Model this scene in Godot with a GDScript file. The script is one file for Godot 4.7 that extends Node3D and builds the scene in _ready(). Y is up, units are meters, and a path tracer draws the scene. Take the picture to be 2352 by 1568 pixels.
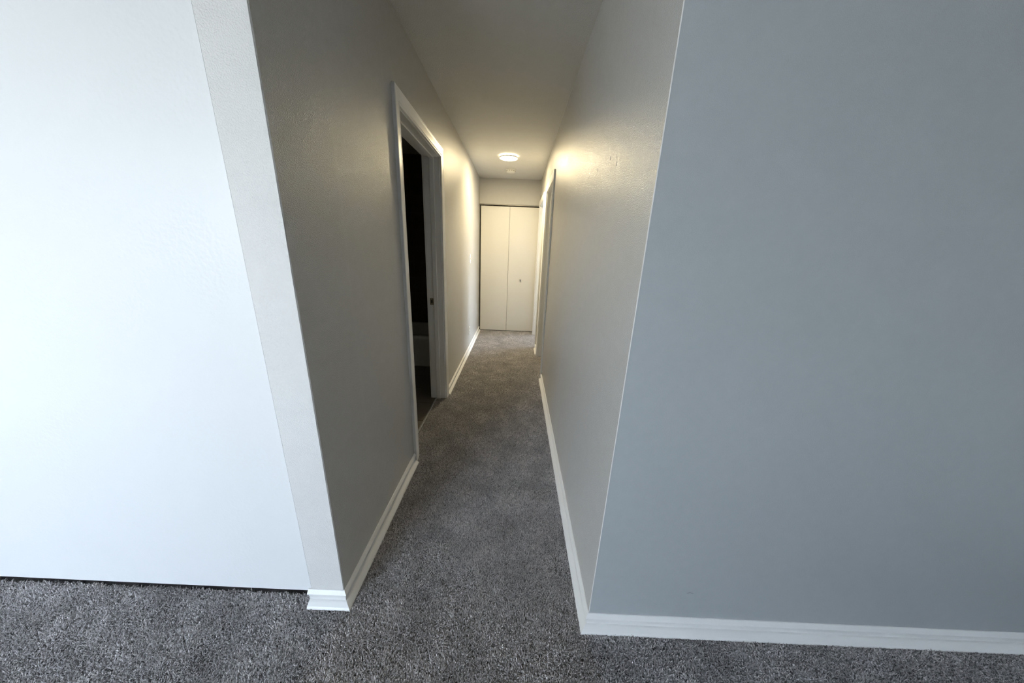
extends Node3D
# A carpeted apartment hallway. x = 0 is the left hall wall, x = W the right one, -z runs down the hall.

const W := 0.9533          # hall width
const H := 2.44            # ceiling height
const ZL := -0.8628        # end of the left hall wall
const ZR := -0.8226        # face of the room wall to the right
const ZB := -5.245         # closet front at the far end
const T := 0.128           # wall thickness
const RX0 := -4.1          # living room extents
const RX1 := 3.3
const RZ1 := 3.4

var M := {}
var rng := RandomNumberGenerator.new()

# ---------------------------------------------------------------- helpers
func st_new(smooth := false) -> SurfaceTool:
	var st := SurfaceTool.new()
	st.begin(Mesh.PRIMITIVE_TRIANGLES)
	st.set_smooth_group(0 if smooth else -1)
	return st

func tri(st: SurfaceTool, a: Vector3, b: Vector3, c: Vector3) -> void:
	st.add_vertex(a); st.add_vertex(b); st.add_vertex(c)

# a, b, c, d run clockwise seen from the front
func quad(st: SurfaceTool, a: Vector3, b: Vector3, c: Vector3, d: Vector3) -> void:
	tri(st, a, b, c); tri(st, a, c, d)

func box(st: SurfaceTool, p: Vector3, q: Vector3) -> void:
	var a := Vector3(minf(p.x, q.x), minf(p.y, q.y), minf(p.z, q.z))
	var b := Vector3(maxf(p.x, q.x), maxf(p.y, q.y), maxf(p.z, q.z))
	quad(st, Vector3(a.x, b.y, b.z), Vector3(b.x, b.y, b.z), Vector3(b.x, a.y, b.z), Vector3(a.x, a.y, b.z))
	quad(st, Vector3(b.x, b.y, a.z), Vector3(a.x, b.y, a.z), Vector3(a.x, a.y, a.z), Vector3(b.x, a.y, a.z))
	quad(st, Vector3(b.x, b.y, b.z), Vector3(b.x, b.y, a.z), Vector3(b.x, a.y, a.z), Vector3(b.x, a.y, b.z))
	quad(st, Vector3(a.x, b.y, a.z), Vector3(a.x, b.y, b.z), Vector3(a.x, a.y, b.z), Vector3(a.x, a.y, a.z))
	quad(st, Vector3(a.x, b.y, a.z), Vector3(b.x, b.y, a.z), Vector3(b.x, b.y, b.z), Vector3(a.x, b.y, b.z))
	quad(st, Vector3(a.x, a.y, b.z), Vector3(b.x, a.y, b.z), Vector3(b.x, a.y, a.z), Vector3(a.x, a.y, a.z))

# box with all twelve edges chamfered by c
func cbox(st: SurfaceTool, p: Vector3, q: Vector3, c: float) -> void:
	var a := Vector3(minf(p.x, q.x), minf(p.y, q.y), minf(p.z, q.z))
	var b := Vector3(maxf(p.x, q.x), maxf(p.y, q.y), maxf(p.z, q.z))
	var m := (a + b) / 2.0
	var h := (b - a) / 2.0
	var i := h - Vector3(c, c, c)
	var face := func(n: int, s: float) -> Array:
		var u := (n + 1) % 3
		var v := (n + 2) % 3
		var r := []
		for k in [[-1, -1], [1, -1], [1, 1], [-1, 1]]:
			var w := Vector3.ZERO
			w[n] = s * h[n]; w[u] = k[0] * i[u]; w[v] = k[1] * i[v]
			r.append(m + w)
		return r
	var put := func(pts: Array) -> void:
		var nrm: Vector3 = (pts[1] - pts[0]).cross(pts[2] - pts[0])
		var cen := Vector3.ZERO
		for w in pts: cen += w
		cen /= pts.size()
		if nrm.dot(cen - m) > 0: pts.reverse()
		for k in range(1, pts.size() - 1): tri(st, pts[0], pts[k], pts[k + 1])
	for n in 3:
		for s in [-1.0, 1.0]:
			put.call(face.call(n, s))
	for n in 3:      # edges run along axis n
		var u := (n + 1) % 3
		var v := (n + 2) % 3
		for su in [-1.0, 1.0]:
			for sv in [-1.0, 1.0]:
				var pts := []
				for k in [[0, -1], [0, 1], [1, 1], [1, -1]]:
					var w := Vector3.ZERO
					w[n] = k[1] * i[n]
					w[u] = su * (h[u] if k[0] == 0 else i[u])
					w[v] = sv * (i[v] if k[0] == 0 else h[v])
					pts.append(m + w)
				put.call(pts)
	for sx in [-1.0, 1.0]:
		for sy in [-1.0, 1.0]:
			for sz in [-1.0, 1.0]:
				put.call([m + Vector3(sx * h.x, sy * i.y, sz * i.z), m + Vector3(sx * i.x, sy * h.y, sz * i.z), m + Vector3(sx * i.x, sy * i.y, sz * h.z)])

# upright prism over a plan outline (x, z)
func prism(st: SurfaceTool, plan: PackedVector2Array, y0: float, y1: float) -> void:
	var p := plan
	if Geometry2D.is_polygon_clockwise(p): p.reverse()
	var n := p.size()
	for i in n:
		var a := p[i]
		var b := p[(i + 1) % n]
		quad(st, Vector3(a.x, y1, a.y), Vector3(a.x, y0, a.y), Vector3(b.x, y0, b.y), Vector3(b.x, y1, b.y))
	var t := Geometry2D.triangulate_polygon(p)
	for k in range(0, t.size(), 3):
		var a := p[t[k]]; var b := p[t[k + 1]]; var c := p[t[k + 2]]
		if (b - a).cross(c - a) < 0: var w := b; b = c; c = w
		tri(st, Vector3(a.x, y1, a.y), Vector3(b.x, y1, b.y), Vector3(c.x, y1, c.y))
		tri(st, Vector3(a.x, y0, a.y), Vector3(c.x, y0, c.y), Vector3(b.x, y0, b.y))

# sweep a closed outline through frames; every frame maps the outline to 3D, joined in order, with caps
func loft(st: SurfaceTool, rings: Array, caps := true) -> void:
	var n: int = rings[0].size()
	var mid := Vector3.ZERO
	for v in rings[0]: mid += v
	mid /= n
	# find the turning sense so that faces look outwards
	var area := Vector3.ZERO
	for k in n: area += (rings[0][k] - mid).cross(rings[0][(k + 1) % n] - mid)
	var along: Vector3 = rings[1][0] - rings[0][0]
	var flip := area.dot(along) > 0
	for r in rings.size() - 1:
		for k in n:
			var a: Vector3 = rings[r][k]; var b: Vector3 = rings[r][(k + 1) % n]
			var c: Vector3 = rings[r + 1][(k + 1) % n]; var d: Vector3 = rings[r + 1][k]
			if flip: quad(st, a, d, c, b)
			else: quad(st, a, b, c, d)
	if caps:
		var flat := PackedVector2Array()
		var u := (rings[0][1] - rings[0][0] as Vector3).normalized()
		var w := area.normalized()
		var v := w.cross(u)
		for p in rings[0]: flat.append(Vector2((p - mid).dot(u), (p - mid).dot(v)))
		var t := Geometry2D.triangulate_polygon(flat)
		for k in range(0, t.size(), 3):
			for e in [0, rings.size() - 1]:
				var a: Vector3 = rings[e][t[k]]; var b: Vector3 = rings[e][t[k + 1]]; var c: Vector3 = rings[e][t[k + 2]]
				var out: Vector3 = -along if e == 0 else (rings[-1][0] - rings[-2][0])
				if (b - a).cross(c - a).dot(out) > 0: tri(st, a, c, b)
				else: tri(st, a, b, c)

# moulding along a plan path; profile of (depth, height); side = +1 puts depth to the right of the path
func moulding(st: SurfaceTool, path: Array, profile: Array, side: float) -> void:
	var rings := []
	for i in path.size():
		var n := Vector2.ZERO
		var d0: Vector2 = (path[i] - path[i - 1]).normalized() if i > 0 else (path[1] - path[0]).normalized()
		var d1: Vector2 = (path[i + 1] - path[i]).normalized() if i < path.size() - 1 else d0
		var n0 := Vector2(-d0.y, d0.x) * side
		var n1 := Vector2(-d1.y, d1.x) * side
		n = (n0 + n1).normalized()
		n /= maxf(0.2, n.dot(n0))
		var ring := []
		for p in profile:
			var o: Vector2 = path[i] + n * p.x
			ring.append(Vector3(o.x, p.y, o.y))
		rings.append(ring)
	loft(st, rings)

# surface of revolution about y
func lathe(st: SurfaceTool, at: Vector3, prof: Array, n := 48) -> void:
	for k in prof.size() - 1:
		for i in n:
			var a0 := TAU * i / n; var a1 := TAU * (i + 1) / n
			var p: Vector2 = prof[k]; var q: Vector2 = prof[k + 1]
			var A := at + Vector3(cos(a0) * p.x, p.y, sin(a0) * p.x); var B := at + Vector3(cos(a1) * p.x, p.y, sin(a1) * p.x)
			var C := at + Vector3(cos(a1) * q.x, q.y, sin(a1) * q.x); var D := at + Vector3(cos(a0) * q.x, q.y, sin(a0) * q.x)
			if p.x > 1e-6: tri(st, A, B, C)
			if q.x > 1e-6: tri(st, A, C, D)

func obj(called: String, st: SurfaceTool, m: Material, parent: Node = self) -> MeshInstance3D:
	st.generate_normals()
	var o := MeshInstance3D.new()
	o.name = called
	o.mesh = st.commit()
	o.material_override = m
	o.cast_shadow = GeometryInstance3D.SHADOW_CASTING_SETTING_ON
	parent.add_child(o, true)
	return o

func piece(called: String, p: Vector3, q: Vector3, m: Material, parent: Node, c := 0.0) -> MeshInstance3D:
	var st := st_new()
	if c > 0: cbox(st, p, q, c)
	else: box(st, p, q)
	return obj(called, st, m, parent)

func thing(called: String, label: String, category: String, at := Vector3.ZERO) -> Node3D:
	var o := Node3D.new()
	o.name = called
	add_child(o, true)
	o.position = at
	o.set_meta("label", label)
	o.set_meta("category", category)
	return o

func setting(called: String, label: String) -> Node3D:
	var o := Node3D.new()
	o.name = called
	add_child(o, true)
	o.set_meta("kind", "structure")
	o.set_meta("label", label)
	return o

func struct(o: Node, label: String) -> Node:
	o.set_meta("kind", "structure")
	o.set_meta("label", label)
	return o

# ---------------------------------------------------------------- materials
func noise_tex(size: int, freq: float, kind: int, octaves: int, seed_: int, normal := false, strength := 4.0, ramp: Gradient = null) -> NoiseTexture2D:
	var n := FastNoiseLite.new()
	n.seed = seed_
	n.noise_type = kind as FastNoiseLite.NoiseType
	n.frequency = freq
	n.fractal_octaves = octaves
	var t := NoiseTexture2D.new()
	t.width = size; t.height = size
	t.seamless = true
	t.noise = n
	t.as_normal_map = normal
	t.bump_strength = strength
	if ramp: t.color_ramp = ramp
	return t

func lin(r: float, g: float, b: float) -> Color:
	return Color(r, g, b).linear_to_srgb()

func mat(c: Color, rough: float, spec := 0.5) -> StandardMaterial3D:
	var m := StandardMaterial3D.new()
	m.albedo_color = c
	m.roughness = rough
	m.metallic_specular = spec
	return m

func textured(m: StandardMaterial3D, normal: Texture2D, scale_: float, depth: float, albedo: Texture2D = null) -> StandardMaterial3D:
	m.uv1_triplanar = true
	m.uv1_world_triplanar = true
	m.uv1_scale = Vector3.ONE * scale_
	if normal:
		m.normal_enabled = true
		m.normal_texture = normal
		m.normal_scale = depth
	if albedo: m.albedo_texture = albedo
	return m

func make_materials() -> void:
	var stipple := noise_tex(1024, 0.085, FastNoiseLite.TYPE_SIMPLEX, 3, 11, true, 3.0)
	var brushed := noise_tex(512, 0.03, FastNoiseLite.TYPE_SIMPLEX, 2, 5, true, 2.0)
	var g := Gradient.new()
	g.set_color(0, Color(0.985, 0.985, 0.985)); g.set_color(1, Color(1, 1, 1))
	var mottle := noise_tex(512, 0.012, FastNoiseLite.TYPE_SIMPLEX_SMOOTH, 5, 21, false, 1.0, g)
	M.paint = textured(mat(lin(0.565, 0.55, 0.52), 0.20, 0.40), stipple, 2.2, 0.74, mottle)
	M.paint_room = textured(mat(lin(0.405, 0.43, 0.443), 0.45), stipple, 3.0, 0.25, mottle)
	M.paint_end = textured(mat(lin(0.70, 0.685, 0.665), 0.5), stipple, 1.9, 0.5, mottle)
	M.room_white = textured(mat(lin(0.84, 0.84, 0.83), 0.6), stipple, 1.7, 0.5, mottle)
	M.ceiling = textured(mat(lin(0.70, 0.695, 0.68), 0.75), stipple, 1.4, 0.5, mottle)
	M.white = textured(mat(lin(0.82, 0.82, 0.81), 0.38), brushed, 3.0, 0.15)
	M.door = textured(mat(lin(0.75, 0.755, 0.755), 0.42), brushed, 3.0, 0.25)
	M.closet = textured(mat(lin(0.75, 0.73, 0.69), 0.45), brushed, 3.0, 0.2)
	M.bead = mat(lin(0.64, 0.63, 0.61), 0.45)
	M.dark = mat(lin(0.02, 0.02, 0.02), 0.6)
	M.track = mat(lin(0.30, 0.29, 0.27), 0.45)
	M.track.metallic = 0.6
	M.chrome = mat(lin(0.55, 0.53, 0.50), 0.25)
	M.chrome.metallic = 1.0
	M.brass = mat(lin(0.20, 0.18, 0.14), 0.4)
	M.brass.metallic = 1.0
	M.plastic = mat(lin(0.82, 0.81, 0.77), 0.35)
	M.slot = mat(lin(0.05, 0.05, 0.05), 0.6)
	M.vent = mat(lin(0.45, 0.43, 0.39), 0.6)
	M.scuff = mat(lin(0.22, 0.23, 0.24), 0.7)
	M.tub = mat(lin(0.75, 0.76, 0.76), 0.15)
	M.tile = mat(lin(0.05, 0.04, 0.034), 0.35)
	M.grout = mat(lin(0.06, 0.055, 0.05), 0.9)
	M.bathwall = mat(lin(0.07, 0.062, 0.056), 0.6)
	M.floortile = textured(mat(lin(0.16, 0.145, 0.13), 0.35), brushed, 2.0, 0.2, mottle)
	M.aluminium = mat(lin(0.6, 0.6, 0.6), 0.35)
	M.aluminium.metallic = 1.0
	var gl := StandardMaterial3D.new()
	gl.transparency = BaseMaterial3D.TRANSPARENCY_ALPHA
	gl.albedo_color = Color(1, 1, 1, 0.04)
	gl.roughness = 0.0
	M.glass = gl
	# carpet backing between the yarns
	var cg := Gradient.new()
	cg.set_color(0, Color(0.62, 0.62, 0.62)); cg.set_color(1, Color(1, 1, 1))
	M.carpet = textured(mat(lin(0.22, 0.21, 0.21), 0.95, 0.1), null, 3.0, 1.0, noise_tex(512, 0.2, FastNoiseLite.TYPE_SIMPLEX, 2, 8, false, 1.0, cg))
	var y := mat(Color.WHITE, 0.9, 0.15)
	y.vertex_color_use_as_albedo = true
	M.yarn = y
	var e := mat(lin(0.9, 0.88, 0.84), 0.4)
	e.emission_enabled = true
	e.emission = lin(1.0, 0.86, 0.58)
	e.emission_energy_multiplier = 8.0
	M.diffuser = e

# ---------------------------------------------------------------- scene
func _ready() -> void:
	rng.seed = 4711
	# camera
	var cam := Camera3D.new()
	cam.name = "camera"
	cam.fov = rad_to_deg(2.0 * atan(784.0 / 701.309))
	cam.near = 0.02
	cam.position = Vector3(0.6261, 1.3754, 0.0)
	cam.rotation_degrees = Vector3(-16.5594, 0.3176, 2.2768)
	add_child(cam)
	cam.current = true
	# overcast daylight outside the windows
	var sky_m := ProceduralSkyMaterial.new()
	sky_m.sky_top_color = lin(0.66, 0.80, 1.0)
	sky_m.sky_horizon_color = lin(0.86, 0.94, 1.0)
	sky_m.ground_horizon_color = lin(0.62, 0.67, 0.69)
	sky_m.ground_bottom_color = lin(0.50, 0.54, 0.55)
	var sky := Sky.new()
	sky.sky_material = sky_m
	var env := Environment.new()
	env.background_mode = Environment.BG_SKY
	env.sky = sky
	env.background_energy_multiplier = 30.0
	env.tonemap_mode = Environment.TONE_MAPPER_LINEAR
	env.tonemap_exposure = 1.0
	env.sdfgi_enabled = true
	env.ssao_enabled = true
	env.ssil_enabled = true
	var we := WorldEnvironment.new()
	we.name = "environment"
	we.environment = env
	add_child(we)
	make_materials()
	build_shell()
	build_doors()
	build_baseboards()
	build_fixtures()
	build_bathroom()
	build_carpet_pile()

func build_shell() -> void:
	# floors
	var st := st_new()
	box(st, Vector3(RX0 - 0.2, -0.12, ZL - 0.14), Vector3(RX1 + 0.2, -0.008, RZ1 + 0.2))
	box(st, Vector3(-0.086, -0.12, -5.95), Vector3(W + T, -0.008, ZL - 0.14))
	box(st, Vector3(W + T, -0.12, -7.0), Vector3(4.3, -0.008, -4.0))
	box(st, Vector3(W + T, -0.12, -4.0), Vector3(3.2, -0.008, ZL - 0.14))
	box(st, Vector3(-2.6, -0.12, -1.56), Vector3(-0.086, -0.008, ZL - 0.14))
	struct(obj("floor", st, M.carpet), "grey cut-pile carpet running down the hallway")
	# ceiling
	st = st_new()
	box(st, Vector3(RX0 - 0.2, H, -7.0), Vector3(4.3, H + 0.15, RZ1 + 0.2))
	struct(obj("ceiling", st, M.ceiling), "plain off-white ceiling over the hallway")
	# left hall wall with the bathroom doorway
	st = st_new()
	var z0 := -1.767
	var z1 := -2.648
	var yt := 2.058
	prism(st, PackedVector2Array([Vector2(0, ZL - 0.0025), Vector2(-0.0025, ZL), Vector2(-T, ZL), Vector2(-T, z0), Vector2(0, z0)]), 0, H)
	box(st, Vector3(-T, 0, z1), Vector3(0, H, -5.95))
	box(st, Vector3(-T, yt, z0), Vector3(0, H, z1))
	var wl := setting("wall_left", "satin grey hallway wall on the left, with the dark doorway in it")
	obj("wall_face", st, M.paint, wl)
	# the wall's end is painted off-white; the cut-in line at the corner wanders a little
	st = st_new()
	var n := 60
	for i in n:
		var ya := H * i / n; var yb := H * (i + 1) / n
		var xa := -0.0025 + wander(i); var xb := -0.0025 + wander(i + 1)
		quad(st, Vector3(-T, yb, ZL + 0.0006), Vector3(xb, yb, ZL + 0.0006), Vector3(xa, ya, ZL + 0.0006), Vector3(-T, ya, ZL + 0.0006))
		quad(st, Vector3(xb, yb, ZL + 0.0006), Vector3(xb, yb, ZL), Vector3(xa, ya, ZL), Vector3(xa, ya, ZL + 0.0006))
	quad(st, Vector3(-T - 0.0006, H, ZL - 0.05), Vector3(-T - 0.0006, H, ZL + 0.0006), Vector3(-T - 0.0006, 0, ZL + 0.0006), Vector3(-T - 0.0006, 0, ZL - 0.05))
	obj("painted_wall_end", st, M.paint_end, wl).set_meta("label", "off-white end of the wall, textured like orange peel")
	# right hall wall and the room wall it turns into
	st = st_new()
	var r0 := -3.232
	var r1 := -3.968
	var f0 := -4.362
	var f1 := -5.098
	prism(st, PackedVector2Array([Vector2(W, ZR - 0.0018), Vector2(W + 0.0018, ZR), Vector2(W + T, ZR - T), Vector2(W + T, r0), Vector2(W, r0)]), 0, H)
	box(st, Vector3(W, 0, r1), Vector3(W + T, H, f0))
	box(st, Vector3(W, 0, f1), Vector3(W + T, H, -5.95))
	box(st, Vector3(W, yt, r0), Vector3(W + T, H, r1))
	box(st, Vector3(W, yt, f0), Vector3(W + T, H, f1))
	var wr := setting("wall_right", "grey wall turning the corner from the hallway into the room on the right")
	obj("wall_face", st, M.paint, wr)
	st = st_new()
	prism(st, PackedVector2Array([Vector2(W + 0.0018, ZR), Vector2(RX1, ZR), Vector2(RX1, ZR - T), Vector2(W + T, ZR - T)]), 0, H)
	obj("room_wall_face", st, M.paint_room, wr).set_meta("label", "cooler blue-grey wall face on the room side of the corner")
	st = st_new()
	for i in n:
		var ya := H * i / n; var yb := H * (i + 1) / n
		var a := 0.0003 + absf(wander(i + 100)) * 1.2; var b := 0.0003 + absf(wander(i + 101)) * 1.2
		var o := Vector3(-0.0002, 0, 0.0002)
		var pl := Vector3(W, 0, ZR - 0.0018) + o; var pr := Vector3(W + 0.0018, 0, ZR) + o
		var la := Vector3(0, ya, -a); var lb := Vector3(0, yb, -b)
		quad(st, pl + lb, pl + Vector3(0, yb, 0), pl + Vector3(0, ya, 0), pl + la)
		quad(st, pl + Vector3(0, yb, 0), pr + Vector3(0, yb, 0), pr + Vector3(0, ya, 0), pl + Vector3(0, ya, 0))
	obj("corner_edge", st, M.bead, wr).set_meta("label", "thin pale paint line along the outside corner")
	st = st_new()
	box(st, Vector3(3.0, 0, ZR - T), Vector3(3.12, H, -4.05))
	struct(obj("wall_side_room", st, M.paint), "wall of the unlit room behind the nearer right doorway")
	# small marks left on the paint
	for k in [[1.303, 0.1970], [1.311, 0.1985], [1.319, 0.1972]]:
		piece("scuff", Vector3(k[0] - 0.0045, k[1] - 0.0010, ZR), Vector3(k[0] + 0.0045, k[1] + 0.0010, ZR + 0.0003), M.scuff, wr)
	for k in [[1.714, -1.272], [1.718, -1.457], [1.674, -1.183], [1.724, -1.625]]:
		piece("nail_mark", Vector3(W - 0.0004, k[0] - 0.006, k[1] - 0.002), Vector3(W, k[0] + 0.006, k[1] + 0.002), M.scuff, wr)
	# closet header at the far end, and the closet behind it
	st = st_new()
	box(st, Vector3(0, 2.072, ZB), Vector3(W, H, ZB - 0.11))
	box(st, Vector3(0, 0, -5.85), Vector3(W, H, -5.95))
	struct(obj("wall_back", st, M.paint), "grey wall above the folding closet door at the end of the hall")
	# living room around the camera
	st = st_new()
	box(st, Vector3(-2.5, 0, ZL), Vector3(RX0, H, ZL - T))
	box(st, Vector3(-T, 2.07, ZL), Vector3(-2.5, H, ZL - 0.02))
	box(st, Vector3(-T, 2.07, ZL - 0.10), Vector3(-2.5, H, ZL - T))
	box(st, Vector3(-T, 0, -1.5), Vector3(-2.6, H, -1.6))
	box(st, Vector3(-2.5, 0, ZL - T), Vector3(-2.6, H, -1.5))
	struct(obj("wall_front", st, M.paint_end), "off-white wall around the sliding closet door")
	st = st_new()
	box(st, Vector3(RX0, 0, ZL - T), Vector3(RX0 - 0.15, H, RZ1 + 0.15))
	struct(obj("wall_west", st, M.room_white), "off-white living room wall to the left behind the camera")
	st = st_new()
	box(st, Vector3(RX1, 0, ZR - T), Vector3(RX1 + 0.15, H, RZ1 + 0.15))
	struct(obj("wall_east", st, M.room_white), "off-white living room wall to the right behind the camera")
	var wx0 := -3.9; var wx1 := -1.2; var wb := 0.80; var wy := 2.28
	st = st_new()
	box(st, Vector3(RX0, 0, RZ1), Vector3(wx0, H, RZ1 + 0.15))
	box(st, Vector3(wx1, 0, RZ1), Vector3(RX1, H, RZ1 + 0.15))
	box(st, Vector3(wx0, wy, RZ1), Vector3(wx1, H, RZ1 + 0.15))
	box(st, Vector3(wx0, 0, RZ1), Vector3(wx1, wb, RZ1 + 0.15))
	struct(obj("wall_rear", st, M.room_white), "off-white living room wall behind the camera with the wide window")
	window("window_1", "wide window behind the camera", Vector3(wx0, wb, RZ1 + 0.05), Vector3(wx1 - wx0, 0, 0), wy - wb)
	# bedroom beyond the far doorway on the right
	var bx := 3.5
	st = st_new()
	box(st, Vector3(W + T, 0, -4.05), Vector3(bx + 0.12, H, -4.15))
	box(st, Vector3(W + T, 0, -6.85), Vector3(bx + 0.12, H, -6.95))
	box(st, Vector3(W, 0, -5.95), Vector3(W + T, H, -6.95))
	box(st, Vector3(bx, 0, -4.15), Vector3(bx + 0.12, H, -4.9))
	box(st, Vector3(bx, 0, -6.7), Vector3(bx + 0.12, H, -6.85))
	box(st, Vector3(bx, 0, -4.9), Vector3(bx + 0.12, 0.45, -6.7))
	box(st, Vector3(bx, 2.1, -4.9), Vector3(bx + 0.12, H, -6.7))
	struct(obj("wall_bedroom", st, M.paint), "grey walls of the daylit room behind the far right doorway")
	window("window_2", "window of the room behind the far right doorway", Vector3(bx + 0.05, 0.45, -4.9), Vector3(0, 0, -1.8), 1.65)

func wander(i: int) -> float:
	var r := RandomNumberGenerator.new()
	r.seed = 77 + i / 3
	return (r.randf() - 0.5) * 0.0022 * (1.0 if r.randf() > 0.5 else 0.3)

func window(called: String, label: String, at: Vector3, span: Vector3, h: float) -> void:
	var w := setting(called, label)
	var d := span.normalized()
	var n := Vector3(absf(d.z), 0, absf(d.x)) * 0.03
	var L := span.length()
	var bar := func(a: float, b: float, y0: float, y1: float, name_: String) -> void:
		piece(name_, at + d * a + Vector3(0, y0, 0) - n, at + d * b + Vector3(0, y1, 0) + n, M.white, w, 0.003)
	bar.call(0.0, 0.06, 0.0, h, "window_frame")
	bar.call(L - 0.06, L, 0.0, h, "window_frame")
	bar.call(0.06, L - 0.06, 0.0, 0.06, "window_frame")
	bar.call(0.06, L - 0.06, h - 0.06, h, "window_frame")
	bar.call(L / 2 - 0.03, L / 2 + 0.03, 0.06, h - 0.06, "mullion")
	for s in [[0.06, L / 2 - 0.03], [L / 2 + 0.03, L - 0.06]]:
		var st := st_new()
		var a := at + d * float(s[0]) + Vector3(0, 0.06, 0); var b := at + d * float(s[1]) + Vector3(0, 0.06, 0)
		var up := Vector3(0, h - 0.12, 0)
		quad(st, a + up, b + up, b, a)
		obj("pane", st, M.glass, w)

# casing round a doorway in a wall whose face is the plane x = xf; out = +1 if the hall lies at larger x
func casing(parent: Node, xf: float, out: float, zn: float, zf: float, yt: float, m: Material) -> void:
	# (distance from the opening's edge, thickness)
	var prof := [[0.0, 0.0], [0.0, 0.010], [0.002, 0.012], [0.009, 0.012], [0.011, 0.0095], [0.013, 0.0095], [0.016, 0.0125], [0.050, 0.0155], [0.062, 0.0175], [0.067, 0.0175], [0.070, 0.015], [0.070, 0.0]]
	var near_: Array = [[], []]; var head: Array = [[], []]; var far_: Array = [[], []]
	for p in prof:
		var u: float = p[0]; var x: float = xf + out * float(p[1])
		near_[0].append(Vector3(x, 0, zn + u)); near_[1].append(Vector3(x, yt + u, zn + u))
		head[0].append(Vector3(x, yt + u, zn + u)); head[1].append(Vector3(x, yt + u, zf - u))
		far_[0].append(Vector3(x, yt + u, zf - u)); far_[1].append(Vector3(x, 0, zf - u))
	for r in [near_, head, far_]:
		var st := st_new()
		loft(st, r)
		obj("casing", st, m, parent)

# jambs lining a doorway through a wall between x0 (hall face) and x1
func jambs(parent: Node, x0: float, x1: float, zn: float, zf: float, yt: float, sa: float, sb: float) -> void:
	var t := 0.018
	piece("jamb", Vector3(x0, 0, zn), Vector3(x1, yt + t, zn + t), M.white, parent, 0.0015)
	piece("jamb", Vector3(x0, 0, zf), Vector3(x1, yt + t, zf - t), M.white, parent, 0.0015)
	piece("head_jamb", Vector3(x0, yt, zn), Vector3(x1, yt + t, zf), M.white, parent, 0.0015)
	var s := 0.011
	piece("door_stop", Vector3(sa, 0, zn), Vector3(sb, yt, zn - s), M.white, parent, 0.002)
	piece("door_stop", Vector3(sa, 0, zf), Vector3(sb, yt, zf + s), M.white, parent, 0.002)
	piece("door_stop", Vector3(sa, yt, zn - s), Vector3(sb, yt - s, zf + s), M.white, parent, 0.002)

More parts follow.
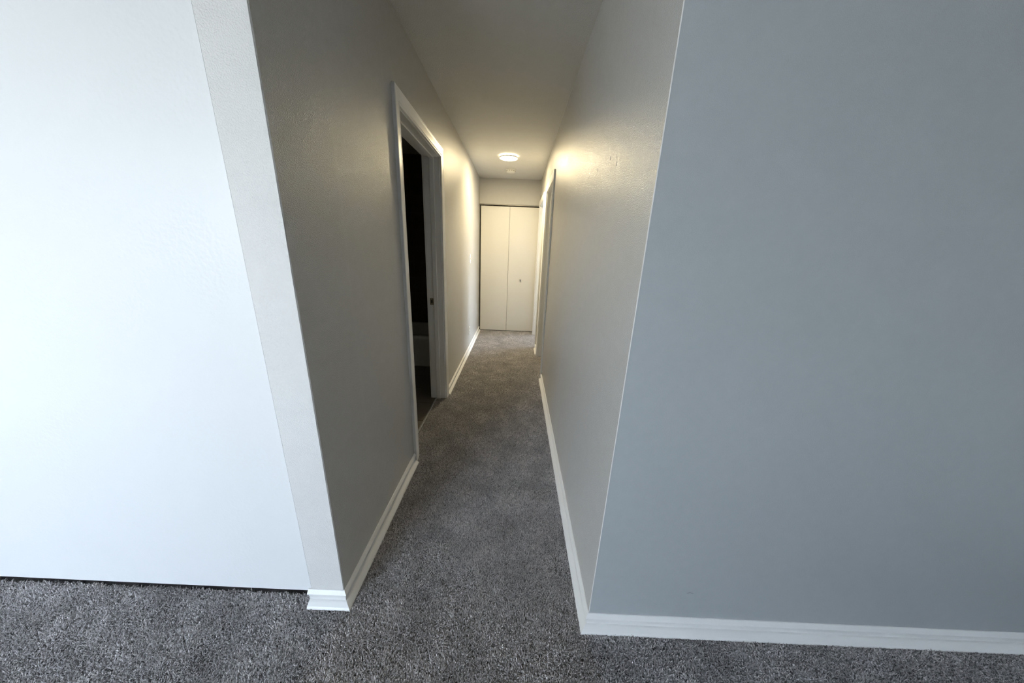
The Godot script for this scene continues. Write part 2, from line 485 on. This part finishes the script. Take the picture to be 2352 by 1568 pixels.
func build_doors() -> void:
	# bathroom doorway, left
	var d := setting("door_1", "white framed doorway on the left opening onto a dark bathroom")
	jambs(d, -0.001, -T + 0.001, -1.785, -2.630, 2.04, -0.045, -0.080)
	casing(d, 0.0, 1.0, -1.780, -2.635, 2.045, M.white)
	casing(d, -T, -1.0, -1.780, -2.635, 2.045, M.white)
	var sp := Node3D.new()
	sp.name = "strike_plate"; d.add_child(sp, true)
	sp.set_meta("label", "dark metal strike plate on the door jamb")
	# plate with a latch hole
	var y0 := 0.896; var y1 := 0.954; var xa := -0.083; var xb := -0.113; var z := -2.630
	var st := st_new()
	for r in [[xa, xb, y1 - 0.016, y1], [xa, xb, y0, y0 + 0.016], [xa, xa - 0.008, y0 + 0.016, y1 - 0.016], [xb + 0.007, xb, y0 + 0.016, y1 - 0.016]]:
		box(st, Vector3(r[0], r[2], z), Vector3(r[1], r[3], z + 0.0022))
	obj("plate", st, M.brass, sp)
	piece("latch_hole", Vector3(xa - 0.008, y0 + 0.016, z), Vector3(xb + 0.007, y1 - 0.016, z + 0.0004), M.slot, sp)
	for yy in [y0 + 0.008, y1 - 0.008]:
		st = st_new(true)
		for i in 10:
			var a0 := TAU * i / 10; var a1 := TAU * (i + 1) / 10
			tri(st, Vector3(-0.098, yy, z + 0.0034), Vector3(-0.098 + cos(a1) * 0.004, yy + sin(a1) * 0.004, z + 0.0022), Vector3(-0.098 + cos(a0) * 0.004, yy + sin(a0) * 0.004, z + 0.0022))
		obj("screw", st, M.chrome, sp)
	piece("threshold", Vector3(-0.080, -0.004, -1.785), Vector3(-0.094, 0.005, -2.630), M.aluminium, d, 0.002)
	# closed door, right, nearer
	d = setting("door_2", "white framed doorway on the right, the nearer of the two")
	jambs(d, W + 0.001, W + T - 0.001, -3.250, -3.950, 2.04, W + 0.045, W + 0.080)
	casing(d, W, -1.0, -3.245, -3.955, 2.045, M.white)
	casing(d, W + T, 1.0, -3.245, -3.955, 2.045, M.white)
	var slab := piece("door_slab", Vector3(W + T + 0.004, 0.012, -3.252), Vector3(W + T + 0.70, 2.037, -3.287), M.door, d, 0.002)
	var kn := st_new(true)
	lathe(kn, Vector3.ZERO, [Vector2(0, 0.062), Vector2(0.016, 0.060), Vector2(0.026, 0.050), Vector2(0.027, 0.040), Vector2(0.016, 0.028), Vector2(0.011, 0.022), Vector2(0.011, 0.008), Vector2(0.030, 0.006), Vector2(0.032, 0.0)], 32)
	var knob := obj("knob", kn, M.chrome, slab)
	knob.position = Vector3(W + T + 0.64, 0.92, -3.287)
	knob.rotation_degrees.x = -90
	# open doorway, right, farther
	d = setting("door_3", "white framed doorway on the right beside the folding closet door, letting daylight in")
	jambs(d, W + 0.001, W + T - 0.001, -4.380, -5.080, 2.04, W + 0.045, W + 0.080)
	casing(d, W, -1.0, -4.375, -5.085, 2.045, M.white)
	casing(d, W + T, 1.0, -4.375, -5.085, 2.045, M.white)
	# folding closet door at the end
	d = setting("door_4", "cream folding closet door with two flat panels and a small knob")
	piece("track", Vector3(0.004, 2.058, ZB - 0.012), Vector3(W - 0.004, 2.072, ZB - 0.05), M.track, d, 0.002)
	var pl := piece("door_panel", Vector3(0.018, 0.012, ZB - 0.014), Vector3(0.4795, 2.043, ZB - 0.046), M.closet, d, 0.003)
	var pr := piece("door_panel", Vector3(0.4825, 0.012, ZB - 0.014), Vector3(W - 0.008, 2.043, ZB - 0.046), M.closet, d, 0.003)
	pl.set_meta("label", "left panel of the folding closet door"); pr.set_meta("label", "right panel of the folding closet door, with the knob")
	kn = st_new(true)
	lathe(kn, Vector3.ZERO, [Vector2(0, 0.026), Vector2(0.010, 0.0255), Vector2(0.0145, 0.022), Vector2(0.0155, 0.018), Vector2(0.012, 0.012), Vector2(0.007, 0.008), Vector2(0.0075, 0.0)], 28)
	knob = obj("knob", kn, M.chrome, pr)
	knob.position = Vector3(0.695, 0.905, ZB - 0.014)
	knob.rotation_degrees.x = 90
	# sliding closet door, left foreground
	d = setting("door_5", "flat white sliding closet door at the left edge of the photo")
	piece("door_panel", Vector3(-T - 0.001, 0.013, ZL - 0.030), Vector3(-1.50, 2.10, ZL - 0.062), M.door, d, 0.002)
	piece("door_panel", Vector3(-1.46, 0.013, ZL - 0.066), Vector3(-2.5, 2.10, ZL - 0.098), M.door, d, 0.002)

func build_baseboards() -> void:
	var board := [Vector2(0, 0.0), Vector2(0.003, 0.0), Vector2(0.003, 0.020), Vector2(0.0040, 0.032), Vector2(0.0075, 0.046), Vector2(0.0125, 0.0560), Vector2(0.0140, 0.0585), Vector2(0.0135, 0.0605), Vector2(0.0040, 0.0708), Vector2(0.0020, 0.0720), Vector2(0, 0.0720)]
	var shoe := [Vector2(0.003, 0.0), Vector2(0.0295, 0.0), Vector2(0.0295, 0.0020), Vector2(0.0285, 0.0050), Vector2(0.0240, 0.0100), Vector2(0.0130, 0.0175), Vector2(0.0090, 0.0195), Vector2(0.003, 0.0205)]
	var runs := [
		["baseboard_left", "white baseboard wrapping the near end of the left wall", [Vector2(-0.140, ZL), Vector2(0, ZL), Vector2(0, -1.710)], -1.0],
		["baseboard_left", "white baseboard on the left between the dark doorway and the closet", [Vector2(0, -2.705), Vector2(0, ZB)], -1.0],
		["baseboard_right", "white baseboard turning the near right corner", [Vector2(W, -3.175), Vector2(W, ZR), Vector2(RX1, ZR)], -1.0],
		["baseboard_right", "short piece of white baseboard between the two right doorways", [Vector2(W, -4.305), Vector2(W, -4.025)], -1.0],
	]
	for r in runs:
		var path: Array = r[2]
		# the moulding stands on the room's side of the path: find the side by looking at the first leg
		var d: Vector2 = (path[1] - path[0]).normalized()
		var n := Vector2(-d.y, d.x)
		var mid: Vector2 = (path[0] + path[1]) / 2.0
		var target := Vector2(W / 2, -3.0) if absf(d.y) > 0.5 else mid + Vector2(0, 1)
		var side := 1.0 if n.dot(target - mid) > 0 else -1.0
		var o := setting(r[0], r[1])
		var st := st_new()
		moulding(st, path, board, side)
		obj("board", st, M.white, o)
		st = st_new()
		moulding(st, path, shoe, side)
		obj("shoe_moulding", st, M.white, o)

func build_fixtures() -> void:
	# ceiling lamp
	var at := Vector3(0.479, H, -4.06)
	var o := thing("ceiling_light", "round glowing flush ceiling light in the hallway", "lamp", at)
	var st := st_new(true)
	lathe(st, Vector3.ZERO, [Vector2(0.0, -0.001), Vector2(0.098, -0.001), Vector2(0.101, -0.004), Vector2(0.101, -0.016), Vector2(0.098, -0.018), Vector2(0.0, -0.018)])
	obj("glowing_base", st, M.diffuser, o)
	st = st_new(true)
	lathe(st, Vector3.ZERO, [Vector2(0.100, -0.0165), Vector2(0.111, -0.0165), Vector2(0.1125, -0.019), Vector2(0.1125, -0.027), Vector2(0.110, -0.029), Vector2(0.106, -0.029), Vector2(0.104, -0.026), Vector2(0.100, -0.0165)])
	obj("rim", st, M.plastic, o)
	st = st_new(true)
	lathe(st, Vector3.ZERO, [Vector2(0.104, -0.024), Vector2(0.104, -0.028), Vector2(0.095, -0.031), Vector2(0.06, -0.034), Vector2(0.0, -0.035)])
	obj("diffuser", st, M.diffuser, o)
	var a := AreaLight3D.new()
	a.name = "lamp_light"
	a.area_size = Vector2(0.19, 0.19)
	a.light_color = lin(1.0, 0.83, 0.50)
	a.light_energy = 3.0
	a.shadow_enabled = true
	a.area_range = 12.0
	a.rotation_degrees = Vector3(-90, 0, 0)
	a.position = Vector3(0, -0.037, 0)
	o.add_child(a)
	# smoke detector
	o = thing("smoke_detector", "round cream smoke detector on the ceiling behind the lamp", "detector", Vector3(0.490, H, -4.70))
	st = st_new(true)
	lathe(st, Vector3.ZERO, [Vector2(0.0, 0.0), Vector2(0.072, 0.0), Vector2(0.073, -0.006), Vector2(0.069, -0.010), Vector2(0.0, -0.010)])
	obj("mounting_plate", st, M.plastic, o)
	st = st_new(true)
	lathe(st, Vector3.ZERO, [Vector2(0.0, -0.010), Vector2(0.062, -0.010), Vector2(0.066, -0.015), Vector2(0.064, -0.026), Vector2(0.056, -0.034), Vector2(0.030, -0.036), Vector2(0.0, -0.036)])
	var hs := obj("housing", st, M.plastic, o)
	for i in 14:
		var an := TAU * i / 14
		var b := piece("vent", Vector3(-0.004, -0.006, -0.0015), Vector3(0.004, 0.006, 0.0015), M.vent, hs)
		b.position = Vector3(cos(an) * 0.0650, -0.020, sin(an) * 0.0650)
		b.rotation.y = -an + PI / 2
	# light switch and outlet on the left wall
	o = thing("light_switch", "white light switch on the left wall near the closet", "switch", Vector3(0, 1.252, -4.185))
	piece("plate", Vector3(0, -0.058, -0.035), Vector3(0.006, 0.058, 0.035), M.plastic, o, 0.002)
	piece("toggle", Vector3(0.005, -0.008, -0.005), Vector3(0.017, 0.012, 0.005), M.plastic, o, 0.002)
	for yy in [-0.03, 0.03]:
		piece("screw", Vector3(0.005, yy - 0.003, -0.003), Vector3(0.0068, yy + 0.003, 0.003), M.chrome, o, 0.0008)
	o = thing("wall_outlet", "white double outlet low on the left wall above the baseboard", "outlet", Vector3(0, 0.285, -4.14))
	piece("plate", Vector3(0, -0.057, -0.035), Vector3(0.005, 0.057, 0.035), M.plastic, o, 0.002)
	for yy in [-0.021, 0.021]:
		var s := piece("socket", Vector3(0.004, yy - 0.015, -0.017), Vector3(0.008, yy + 0.015, 0.017), M.plastic, o, 0.002)
		for zz in [-0.006, 0.006]:
			piece("slot", Vector3(0.0075, yy - 0.003, zz - 0.001), Vector3(0.0084, yy + 0.006, zz + 0.001), M.slot, s)
		piece("slot", Vector3(0.0075, yy - 0.010, -0.002), Vector3(0.0084, yy - 0.006, 0.002), M.slot, s)

func build_bathroom() -> void:
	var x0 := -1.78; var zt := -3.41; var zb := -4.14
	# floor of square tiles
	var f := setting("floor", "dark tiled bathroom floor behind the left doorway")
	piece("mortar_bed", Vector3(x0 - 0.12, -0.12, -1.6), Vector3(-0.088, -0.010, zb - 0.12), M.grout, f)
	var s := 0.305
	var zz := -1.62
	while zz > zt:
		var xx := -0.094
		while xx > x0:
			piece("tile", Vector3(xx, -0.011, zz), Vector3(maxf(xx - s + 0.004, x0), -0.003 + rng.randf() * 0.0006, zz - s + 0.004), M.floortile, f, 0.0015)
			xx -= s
		zz -= s
	# walls
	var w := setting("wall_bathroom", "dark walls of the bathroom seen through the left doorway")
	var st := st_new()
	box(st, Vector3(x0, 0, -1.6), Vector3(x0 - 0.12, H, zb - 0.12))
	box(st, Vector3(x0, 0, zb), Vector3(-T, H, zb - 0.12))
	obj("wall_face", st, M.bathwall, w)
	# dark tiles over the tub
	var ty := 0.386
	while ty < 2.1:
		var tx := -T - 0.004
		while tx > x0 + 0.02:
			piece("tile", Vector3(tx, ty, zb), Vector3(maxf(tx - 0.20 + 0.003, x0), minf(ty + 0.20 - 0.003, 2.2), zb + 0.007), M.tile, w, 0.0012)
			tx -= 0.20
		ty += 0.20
	# tub
	var t := thing("bathtub", "white bathtub in the dark bathroom", "bathtub", Vector3((x0 - T) / 2, 0, (zt + zb) / 2))
	var hx := (-T - x0) / 2 - 0.003; var hz := (zt - zb) / 2 - 0.008
	piece("apron", Vector3(-hx, -0.003, hz - 0.03), Vector3(hx, 0.345, hz - 0.004), M.tub, t, 0.008)
	st = st_new(true)
	var rings := []
	for r in [[0.0, 0.0, 0.335, 0.004], [0.0, 0.0, 0.372, 0.02], [0.012, 0.012, 0.378, 0.03], [0.075, 0.075, 0.378, 0.12], [0.09, 0.088, 0.368, 0.13], [0.16, 0.13, 0.12, 0.16], [0.24, 0.19, 0.075, 0.13]]:
		rings.append(rounded(hx - r[0], hz - r[1], r[3], r[2]))
	for k in rings.size() - 1:
		var m: int = rings[k].size()
		for i in m:
			quad(st, rings[k][i], rings[k + 1][i], rings[k + 1][(i + 1) % m], rings[k][(i + 1) % m])
	var last: Array = rings[-1]
	for i in last.size():
		tri(st, Vector3(0, 0.07, 0), last[(i + 1) % last.size()], last[i])
	obj("basin", st, M.tub, t)
	# small dark fitting on the tiles
	var sd := thing("soap_dish", "small dark fitting on the tiled wall above the bathtub", "soap dish", Vector3(-0.715, 0.88, zb + 0.007))
	piece("back_plate", Vector3(-0.03, -0.03, 0), Vector3(0.03, 0.03, 0.008), M.slot, sd, 0.003)
	piece("tray", Vector3(-0.03, -0.03, 0.008), Vector3(0.03, -0.018, 0.05), M.slot, sd, 0.004)

func rounded(hx: float, hz: float, r: float, y: float) -> Array:
	var out := []
	for q in 4:
		var c := Vector2([1, -1, -1, 1][q] * (hx - r), [1, 1, -1, -1][q] * (hz - r))
		for k in 9:
			var a := PI / 2 * (q + k / 8.0)
			out.append(Vector3(c.x + cos(a) * r, y, c.y + sin(a) * r))
	return out

# ---------------------------------------------------------------- carpet
func tuft(seed_: int) -> ArrayMesh:
	var r := RandomNumberGenerator.new()
	r.seed = seed_
	var st := SurfaceTool.new()
	st.begin(Mesh.PRIMITIVE_TRIANGLES)
	st.set_smooth_group(0)
	for k in 13:
		var base := Vector3((r.randf() - 0.5) * 0.013, -0.010, (r.randf() - 0.5) * 0.013)
		var a := r.randf() * TAU
		var lean := Vector3(cos(a), 0, sin(a)) * (0.0012 + r.randf() * 0.0038)
		var h := 0.0095 + r.randf() * 0.0045
		var w := 0.0013 + r.randf() * 0.0006
		var v := [0.17, 0.33, 0.51, 0.72][[0, 1, 1, 2, 2, 2, 3][r.randi() % 7]] * r.randf_range(0.85, 1.15) as float
		st.set_color(Color(v * 1.03, v * 0.985, v * 0.985))
		var lv := []
		for j in 4:
			var f := j / 3.0
			var c := base + lean * (f * f * 1.4) + Vector3(0, h * f, 0)
			var ww: float = w * [1.0, 1.1, 1.0, 0.45][j]
			var ring := []
			for i in 4:
				var b := TAU * i / 4 + f * 1.3 + a
				ring.append(c + Vector3(cos(b) * ww, 0, sin(b) * ww))
			lv.append(ring)
		for j in 3:
			for i in 4:
				quad(st, lv[j + 1][i], lv[j + 1][(i + 1) % 4], lv[j][(i + 1) % 4], lv[j][i])
		quad(st, lv[3][0], lv[3][3], lv[3][2], lv[3][1])
	st.generate_normals()
	var m := st.commit()
	m.surface_set_material(0, M.yarn)
	return m

func build_carpet_pile() -> void:
	var fl: Node = get_node("floor")
	var nap := FastNoiseLite.new()
	nap.seed = 3; nap.noise_type = FastNoiseLite.TYPE_SIMPLEX_SMOOTH; nap.frequency = 4.5; nap.fractal_octaves = 3
	var hue := FastNoiseLite.new()
	hue.seed = 9; hue.frequency = 30.0
	var sp := 0.0088
	var lists := [[], [], []]
	for reg in [[-1.95, RX1 - 0.02, ZL - 0.02, 0.35], [0.012, W - 0.012, ZB - 0.02, ZL - 0.02], [-0.078, 0.012, -2.63, -1.785], [W - 0.012, W + 0.7, -5.08, -4.38], [W - 0.012, W + 0.6, -3.95, -3.25]]:
		var x: float = reg[0]
		while x < reg[1]:
			var z: float = reg[2]
			while z < reg[3]:
				var p := Vector3(x + (rng.randf() - 0.5) * sp, 0, z + (rng.randf() - 0.5) * sp)
				z += sp
				if p.z < ZL - 0.055 and p.x < -0.08: continue
				if reg[3] > 0 and p.z < ZR + 0.004 and p.x > W - 0.006: continue
				if reg[3] > 0 and p.z < ZL + 0.004 and p.x < 0.0 and p.x > -T: continue
				lists[rng.randi() % 3].append(p)
			x += sp
	for k in 3:
		var mm := MultiMesh.new()
		mm.transform_format = MultiMesh.TRANSFORM_3D
		mm.use_colors = true
		mm.mesh = tuft(100 + k)
		mm.instance_count = lists[k].size()
		for i in lists[k].size():
			var p: Vector3 = lists[k][i]
			var v := nap.get_noise_2d(p.x, p.z)
			var dirn := nap.get_noise_2d(p.z + 40.0, p.x - 17.0) * 5.0
			var b := Basis(Vector3.UP, rng.randf() * TAU)
			b = Basis(Vector3(sin(dirn), 0, cos(dirn)), 0.28 + v * 0.55) * b
			b = b.scaled(Vector3(1, rng.randf_range(0.85, 1.1), 1))
			mm.set_instance_transform(i, Transform3D(b, p))
			var c := 1.0 + v * 0.34 + hue.get_noise_2d(p.x, p.z) * 0.2
			mm.set_instance_color(i, Color(c, c, c))
		var mi := MultiMeshInstance3D.new()
		mi.name = "carpet_pile"
		mi.multimesh = mm
		mi.set_meta("kind", "stuff")
		mi.set_meta("label", "short twisted grey yarns of the carpet")
		fl.add_child(mi, true)
